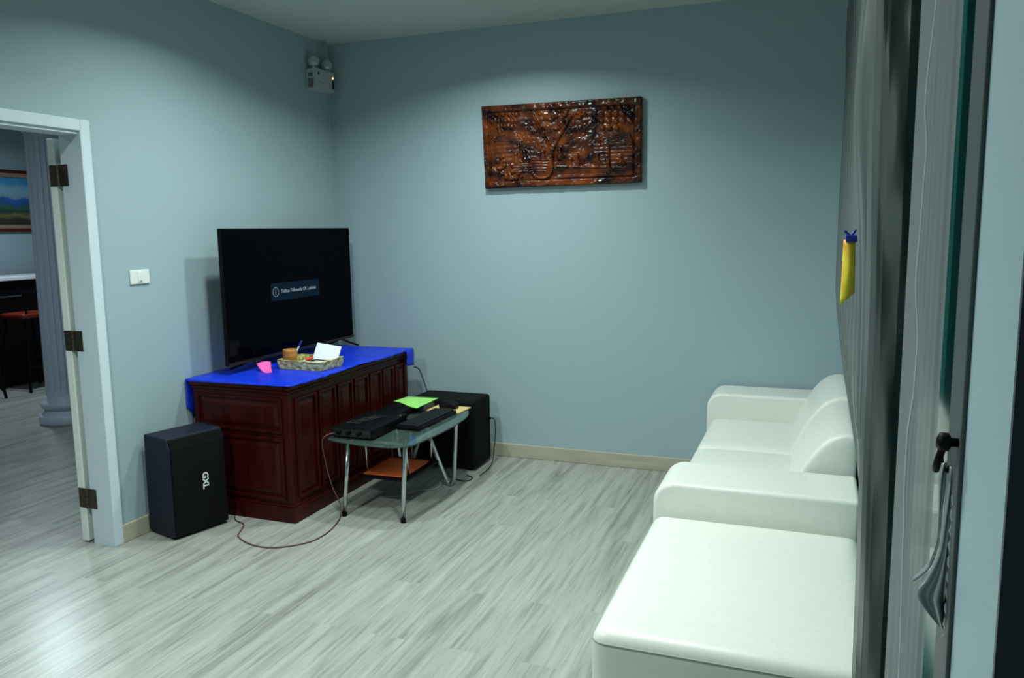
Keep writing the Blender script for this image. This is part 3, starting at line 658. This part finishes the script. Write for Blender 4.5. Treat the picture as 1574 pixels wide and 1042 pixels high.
bm = BM(); tube(bm, smooth_path([(.036, -.097, 2.849), (.036, -.10, 2.76), (.034, -.115, 2.68), (.036, -.14, 2.643)]), .0048, 8); tube(bm, [(.036, -.097, 2.849), (.036, -.097, 2.80)], .010, 10)
obj('conduit', bm, mat('conduit_grey', (.32, .35, .33), .5), em, smooth=True)

# ------------------------------------------------------------------ light switch
sw = thing('light_switch', (0, -1.825, 1.335), 'white wall switch plate beside the doorway', 'light switch')
bm = BM(); box(bm, .0005, .010, -1.888, -1.764, 1.300, 1.372); obj('plate', bm, plastic_m, sw, bevel=.004, bseg=3)
bm = BM(); box(bm, .010, .0135, -1.842, -1.812, 1.310, 1.362); obj('rocker', bm, plastic_m, sw, bevel=.0015)
bm = BM(); box(bm, .0135, .0139, -1.833, -1.820, 1.3135, 1.3175); obj('indicator_mark', bm, black_m, sw)

# ------------------------------------------------------------------ curtains
rail = thing('curtain_rail', (3.366, -2.2, 2.6), 'dark curtain rail along the right wall above the window', 'curtain rail')
bm = BM(); box(bm, 3.366, 3.384, -3.85, -.45, 2.562, 2.585); obj('track', bm, black_m, rail, bevel=.002)
for k in range(7):
    y = -.6 - k * .55; bm = BM(); box(bm, 3.372, WX - .0005, y - .01, y + .01, 2.5855, 2.60); obj('bracket', bm, black_m, rail)
cur_m = noise_mat('grey_satin_curtain', (.058, .072, .068), (.078, .094, .090), (30, 30, 4), 1, 3, rough=.33, sheen=.1, spec=.55, bump=.15, bdist=.004)
P(cur_m).inputs['Sheen Roughness'].default_value = .4
def lerp(a, b, t): return a + (b - a) * t
def ss(a, b, t): t = max(0, min(1, (t - a) / (b - a))); return t * t * (3 - 2 * t)
ZTOP = 2.555
def curtain_fn(u, v):
    """u 0 far .. 1 near, v 0 bottom .. 1 top. folds along the wall, drawn toward the camera lower down"""
    z = .015 + v * (ZTOP - .015)
    far = lerp(-3.02, -.62, ss(.90, 1.27, z)); 
    near_start = -3.02
    wv = .60
    if u < wv:
        s = u / wv; y = lerp(far, near_start - .0, s); ph = s * 2 * PI * 11
        top = ss(2.15, 2.5, z)
        amp = lerp(.018, .027, top) * ss(0, .05, s) * min(1, (near_start - far) / -1.2)
        tri = math.asin(math.sin(ph)) * 2 / PI
        x = 3.360 - (.026 * math.exp(-((z - 1.86) / .30) ** 2) * ss(.55, .95, s)) + amp * lerp(math.sin(ph), tri, top) * (1 if True else 0) + .004 * math.sin(z * 3 + s * 5)
        return (x, y, z)
    s = (u - wv) / (1 - wv)
    # broad near panel with a deep pleat, then the edge facing the camera
    nodes = [(0, 3.358, -3.02), (.08, 3.346, -3.04), (.22, 3.353, -3.068), (.36, 3.363, -3.086), (.42, 3.368, -3.090), (.50, 3.375, -3.097), (.80, 3.404, -3.115), (.94, 3.418, -3.11), (1.0, 3.425, -3.07)]
    for a, b in zip(nodes, nodes[1:]):
        if s <= b[0] + 1e-9:
            t = (s - a[0]) / (b[0] - a[0]); t2 = t * t * (3 - 2 * t) * .5 + t * .5; x = lerp(a[1], b[1], t2); y = lerp(a[2], b[2], t2); break
    wr = .0035 * math.sin(z * 11 + s * 7) * math.sin(s * PI) + .003 * math.sin(z * 23 + 1.3 * math.sin(z * 5)) * ss(.5, .7, s) * (1 - ss(.9, 1, s))
    y += wr * 2 - .009 * max(0, math.sin(z * 13 + 2 * math.sin(z * 3))) ** 3 * math.exp(-((s - .66) / .09) ** 2); x += .004 * math.sin(z * 2.1 + .4) * (1 - s) - .016 * ss(1.3, 2.1, z) * (1 - s) + .004 * ss(1.1, .4, z) + .001 * (1 - s) * (1 - ss(1.15, 1.4, z))
    return (x, y, z)
bm = BM(); grid(bm, 260, 60, curtain_fn); ct = obj('curtain', bm, cur_m, smooth=True); sm = ct.modifiers.new('thick', 'SOLIDIFY'); sm.thickness = .002
tag(ct, 'heavy grey satin curtain hanging in folds beside the white sofa and ottoman', 'curtain')
for k in range(14):
    y = -.66 - k * .2; bm = BM(); tube(bm, [(3.366, y, 2.564), (3.356, y, 2.545), (3.350, y, 2.528)], .0035, 6); obj('hook', bm, black_m, ct)
# sheer curtain
sh_m = mat('sheer_grey_voile', (.135, .17, .18), .7, sheen=.4)
def _sheer(m):
    nt = m.node_tree; out = nt.nodes['Material Output']; tr = N(m, 'ShaderNodeBsdfTransparent'); tl = N(m, 'ShaderNodeBsdfTranslucent'); tl.inputs[0].default_value = (.135, .17, .18, 1)
    a = N(m, 'ShaderNodeMixShader'); a.inputs[0].default_value = .3; b = N(m, 'ShaderNodeMixShader'); b.inputs[0].default_value = .14
    L(m, P(m), 0, a, 1); L(m, tl, 0, a, 2); L(m, a, 0, b, 1); L(m, tr, 0, b, 2); L(m, b, 0, out, 'Surface')
_sheer(sh_m)
def sheer_edge(z):
    zs = [(0, 3.414), (.73, 3.412), (1.0, 3.407), (1.07, 3.404), (1.17, 3.404), (1.27, 3.411), (1.34, 3.412), (1.456, 3.404), (1.60, 3.407), (1.68, 3.409), (1.75, 3.403), (1.98, 3.413), (2.6, 3.416)]
    for a, b in zip(zs, zs[1:]):
        if a[0] <= z <= b[0]: t = (z - a[0]) / (b[0] - a[0]); return lerp(a[1], b[1], t * t * (3 - 2 * t))
    return 3.415
def sheer_fn(u, v):
    z = .02 + v * (ZTOP - .02)
    xs = sheer_edge(z)
    nodes = [(0, 3.411, -3.17), (.15, 3.418, -3.27), (.25, 3.425, -3.34), (.33, xs + .004, -3.385), (.36, xs, -3.40), (.40, xs + .001, -3.41), (.65, 3.412, -3.47), (.9, 3.419, -3.57), (1, 3.4245, -3.60)]
    for a, b in zip(nodes, nodes[1:]):
        if u <= b[0] + 1e-9:
            t = (u - a[0]) / (b[0] - a[0]); x = lerp(a[1], b[1], t); y = lerp(a[2], b[2], t); break
    x += .0008 * math.sin(u * 60 + z)
    return (x, y, z)
bm = BM(); grid(bm, 100, 110, sheer_fn); o = obj('sheer_curtain', bm, sh_m, smooth=True); tag(o, 'thin grey sheer curtain between the heavy curtain and the dark window', 'curtain')
bm = BM(); tube(bm, [(sheer_edge(.02 + k * .0253) + .0006, -3.4035, .02 + k * .0253) for k in range(101)], .0018, 6); obj('hem', bm, mat('pale_hem', (.50, .57, .58), .6), o, smooth=True)
# tieback hooks + satin tieback
hk = thing('tieback_hook', (WX, -3.78, 1.25), 'small black double hook beside the window holding the satin tieback', 'hook')
wt = WX - .006
bm = BM(); lathe(bm, [(.005, wt - .026), (.0125, wt - .022), (.0125, wt - .012), (.006, wt - .008), (.006, wt)], (0, -3.782, 1.262), 18, 'x'); tube(bm, smooth_path([(wt - .018, -3.782, 1.254), (wt - .022, -3.77, 1.228), (wt - .020, -3.75, 1.214), (wt - .016, -3.735, 1.222)]), .005, 8)
obj('front_hook', bm, black_m, hk, smooth=True)
bm = BM(); lathe(bm, [(.004, wt - .016), (.0095, wt - .013), (.0095, wt - .006), (.004, wt)], (0, -3.708, 1.240), 18, 'x'); tube(bm, smooth_path([(wt - .010, -3.708, 1.232), (wt - .009, -3.715, 1.215), (wt - .004, -3.722, 1.206), (wt - .001, -3.73, 1.212)]), .004, 8)
obj('rear_hook', bm, black_m, hk, smooth=True)
sat_m = mat('silver_satin', (.36, .40, .40), .24, .45, sheen=.2)
tbk = thing('tieback', (3.41, -3.72, 1.1), 'silver grey satin tieback looped from the black hooks', 'curtain tieback')
def band(rows, name, m=sat_m, bulge=.004, yb=-3.72):
    """rows: (x left, x right, z left, z right) going down"""
    Ls = smooth_path([(r[0], yb, r[2]) for r in rows], 6); Rs = smooth_path([(r[1], yb, r[3]) for r in rows], 6); bm = BM(); k = len(Ls) - 1
    def f(u, v):
        i = min(int(v * k + .5), k); p = Ls[i].lerp(Rs[i], u); w = (Ls[i] - Rs[i]).length
        p.y -= bulge * math.sin(PI * u) + .35 * w * abs(math.sin(PI * u * 1.5 + v * 2)) ** 2 + .010 * math.sin(v * 3); return p
    grid(bm, 14, k, f); o = obj(name, bm, m, tbk, smooth=True); t = o.modifiers.new('t', 'SOLIDIFY'); t.thickness = .0015; return o
band([(3.4145, 3.4215, 1.216, 1.219), (3.4115, 3.4205, 1.196, 1.190), (3.4125, 3.4185, 1.15, 1.15), (3.4120, 3.4165, 1.10, 1.105), (3.402, 3.408, 1.058, 1.072), (3.3855, 3.3875, 1.037, 1.040)], 'rear_strap')
band([(3.4215, 3.4265, 1.218, 1.216), (3.4205, 3.4270, 1.19, 1.19), (3.4165, 3.4265, 1.14, 1.14), (3.4130, 3.4245, 1.098, 1.10), (3.400, 3.4235, 1.062, 1.06), (3.3865, 3.4235, 1.036, 1.03), (3.4010, 3.4265, 1.010, 1.004), (3.4165, 3.4275, .990, .985), (3.4265, 3.4285, .975, .974)], 'front_strap', yb=-3.742)
bm = BM(); tube(bm, [(3.4262 + .0016 * math.sin(k * 1.9), -3.768 - .0025 * math.cos(k * 1.9), 1.195 - k * .0068) for k in range(33)], .003, 8, [.0022 + .0016 * abs(math.sin(k * .95)) for k in range(33)]); obj('twisted_braid', bm, sat_m, tbk, smooth=True)

# yellow note clipped to the curtain
yn = thing('yellow_sheet', (3.32, -2.62, 1.34), 'yellow and orange folded sheet clipped to the far edge of the grey curtain', 'paper sheet')
yel = noise_mat('yellow_orange_print', (.70, .60, .03), (.80, .22, .03), (14, 14, 4), 1.3, 2, .56, .68, rough=.45)
YS = -2.62
def yfn(u, v):
    z = 1.352 + v * .160 + .018 * u * (1 - v) - .016 * (1 - u) * (1 - v)
    return (3.306 + .003 * v + u * (.036 - .006 * v), YS - .010 * math.sin(PI * u) - .006 * math.sin(v * 5), z)
bm = BM(); grid(bm, 8, 12, yfn); o = obj('sheet', bm, yel, yn, smooth=True); s_ = o.modifiers.new('t', 'SOLIDIFY'); s_.thickness = .003
bm = BM(); bl = mat('blue_clip_plastic', (.01, .03, .30), .35)
box(bm, 3.314, 3.345, YS - .010, YS + .010, 1.506, 1.524); tube(bm, [(3.310, YS, 1.537), (3.324, YS, 1.522)], .004, 8); tube(bm, [(3.338, YS, 1.539), (3.328, YS, 1.522)], .004, 8)
obj('clip', bm, bl, yn, bevel=.002)

# ------------------------------------------------------------------ neighbouring room
co = thing('fluted_column', (-2.60, -.18, 0), 'grey fluted classical column standing beyond the doorway', 'column')
bm = BM(); nfl, sg = 20, 160; rows = []
for z, r in ((.24, .150), (.30, .146), (1.2, .140), (2.30, .130), (2.36, .130)):
    row = []
    for i in range(sg):
        a = 2 * PI * i / sg; fl_ = .011 * max(0, math.sin(a * nfl)) ** .7 if .28 < z < 2.34 else 0
        row.append(bm.verts.new((-2.60 + (r - fl_) * math.cos(a), -.18 + (r - fl_) * math.sin(a), z)))
    rows.append(row)
for a, b in zip(rows, rows[1:]):
    for i in range(sg): bm.faces.new((a[i], a[(i + 1) % sg], b[(i + 1) % sg], b[i]))
obj('shaft', bm, column_m, co)
bm = BM(); lathe(bm, [(.205, 0), (.212, .02), (.213, .06), (.205, .085), (.175, .095), (.165, .115), (.168, .13), (.185, .14), (.192, .16), (.188, .18), (.168, .195), (.158, .215), (.152, .24)], (-2.60, -.18, 0), 64); obj('base', bm, column_m, co, smooth=False, bevel=0)
bm = BM(); lathe(bm, [(.132, 2.36), (.15, 2.372), (.15, 2.385), (.14, 2.395), (.17, 2.43), (.175, 2.44)], (-2.60, -.18, 0), 64); box(bm, -2.79, -2.41, -.37, .01, 2.44, 2.49); lathe(bm, [(.14, 2.49), (.14, 2.789)], (-2.60, -.18, 0), 48); obj('capital', bm, column_m, co)
for o in co.children:
    if o.name.startswith('base'):
        o.data.polygons.foreach_set('use_smooth', [True] * len(o.data.polygons))
# bar counter
ba = thing('bar_counter', (-4.7, .4, 0), 'black bar counter with a white top edge in the next room', 'bar counter')
bm = BM(); box(bm, -4.95, -4.5, -1.6, 1.9, .02, 1.10); obj('front', bm, bar_m, ba)
bm = BM(); box(bm, -4.98, -4.46, -1.65, 1.95, 1.10, 1.135); obj('worktop', bm, mat('white_stone_top', (.75, .78, .80), .3), ba, bevel=.004)
bm = BM(); box(bm, -4.4985, -4.490, -1.6, 1.9, .93, .945); obj('rail_strip', bm, mat('dull_steel', (.2, .2, .2), .3, .8), ba)
def stool(x, y, label):
    t = thing('bar_stool', (x, y, 0), label, 'bar stool', 'bar stools')
    bm = BM(); cushion(bm, x - .17, x + .17, y - .19, y + .19, .735, .785, .018, .006, n=8); obj('seat', bm, mat('orange_seat', (.16, .018, .006), .4), t, smooth=True)
    for sx in (-1, 1):
        for sy in (-1, 1):
            bm = BM(); tube(bm, [(x + sx * .13, y + sy * .14, .737), (x + sx * .20, y + sy * .21, 0)], .014, 8); obj('leg', bm, black_m, t)
    bm = BM()
    for a, b in (((-1, -1), (1, -1)), ((1, -1), (1, 1)), ((1, 1), (-1, 1)), ((-1, 1), (-1, -1))): tube(bm, [(x + a[0] * .176, y + a[1] * .186, .25), (x + b[0] * .176, y + b[1] * .186, .25)], .009, 8)
    obj('foot_rest', bm, black_m, t)
    bm = BM(); box(bm, x + .15, x + .17, y - .17, y + .17, .93, 1.0)
    for sy in (-1, 1): tube(bm, [(x + .15, y + sy * .14, .76), (x + .16, y + sy * .14, .94)], .010, 8)
    obj('backrest', bm, black_m, t)
stool(-4.22, .80, 'black bar stool with orange seat nearest the fluted column'); stool(-4.22, .12, 'black bar stool with orange seat farther left at the bar')
# painting
pa = thing('framed_painting', (XL, 1.43, 1.95), 'framed landscape painting with blue mountains on the far wall beyond the doorway', 'painting')
PY0, PY1, PZ0, PZ1 = .62, 1.83, 1.60, 2.285
bm = BM(); fw = .035
for a in ((PY0, PY1, PZ0, PZ0 + fw), (PY0, PY1, PZ1 - fw, PZ1), (PY0, PY0 + fw, PZ0 + fw, PZ1 - fw), (PY1 - fw, PY1, PZ0 + fw, PZ1 - fw)): box(bm, XL + .001, XL + .04, *a)
obj('frame', bm, mat('dark_red_frame', (.07, .012, .008), .35), pa, bevel=.004)
bm = BM(); f2 = fw + .045
for a in ((PY0 + fw, PY1 - fw, PZ0 + fw, PZ0 + f2), (PY0 + fw, PY1 - fw, PZ1 - f2, PZ1 - fw), (PY0 + fw, PY0 + f2, PZ0 + f2, PZ1 - f2), (PY1 - f2, PY1 - fw, PZ0 + f2, PZ1 - f2)): box(bm, XL + .001, XL + .03, *a)
obj('inner_mount', bm, mat('tan_mount', (.30, .20, .13), .5), pa, bevel=.003)
pm = mat('landscape_paint', (.3, .4, .5), .6)
def paint_mat(m):
    tc = N(m, 'ShaderNodeTexCoord'); sep = N(m, 'ShaderNodeSeparateXYZ'); L(m, tc, 'Generated', sep, 0)
    no = N(m, 'ShaderNodeTexNoise'); no.inputs['Scale'].default_value = 7; no.inputs['Detail'].default_value = 5; L(m, tc, 'Generated', no, 'Vector')
    ma = N(m, 'ShaderNodeMath', operation='MULTIPLY_ADD'); ma.inputs[1].default_value = .26; L(m, no, 'Fac', ma, 0); L(m, sep, 'Z', ma, 2)
    cr = N(m, 'ShaderNodeValToRGB'); cr.color_ramp.interpolation = 'LINEAR'; e = cr.color_ramp.elements
    e[0].position = .10; e[0].color = (.015, .02, .02, 1); e[1].position = 1.0; e[1].color = (.05, .28, .50, 1)
    for p, c in ((.24, (.03, .035, .02)), (.32, (.16, .15, .05)), (.40, (.02, .05, .03)), (.50, (.04, .12, .06)), (.56, (.02, .08, .26)), (.68, (.02, .12, .42)), (.72, (.18, .33, .42)), (.86, (.20, .42, .52))):
        x = e.new(p); x.color = (*c, 1)
    L(m, ma, 0, cr, 'Fac'); L(m, cr, 'Color', P(m), 'Base Color')
paint_mat(pm)
bm = BM(); box(bm, XL + .001, XL + .012, PY0 + f2, PY1 - f2, PZ0 + f2, PZ1 - f2); obj('canvas', bm, pm, pa)
# bar pendant panel in the next room
t = thing('ceiling_lamp', (-3.7, .4, 2.79), 'round flush ceiling lamp of the next room', 'ceiling light')
bm = BM(); lathe(bm, [(.17, 2.752), (.18, 2.765), (.18, 2.7895)], (-3.7, .4, 0), 40); obj('diffuser', bm, mat('cool_lamp', (.9, .9, .9), .5, emit=(.72, .9, 1), es=2), t)
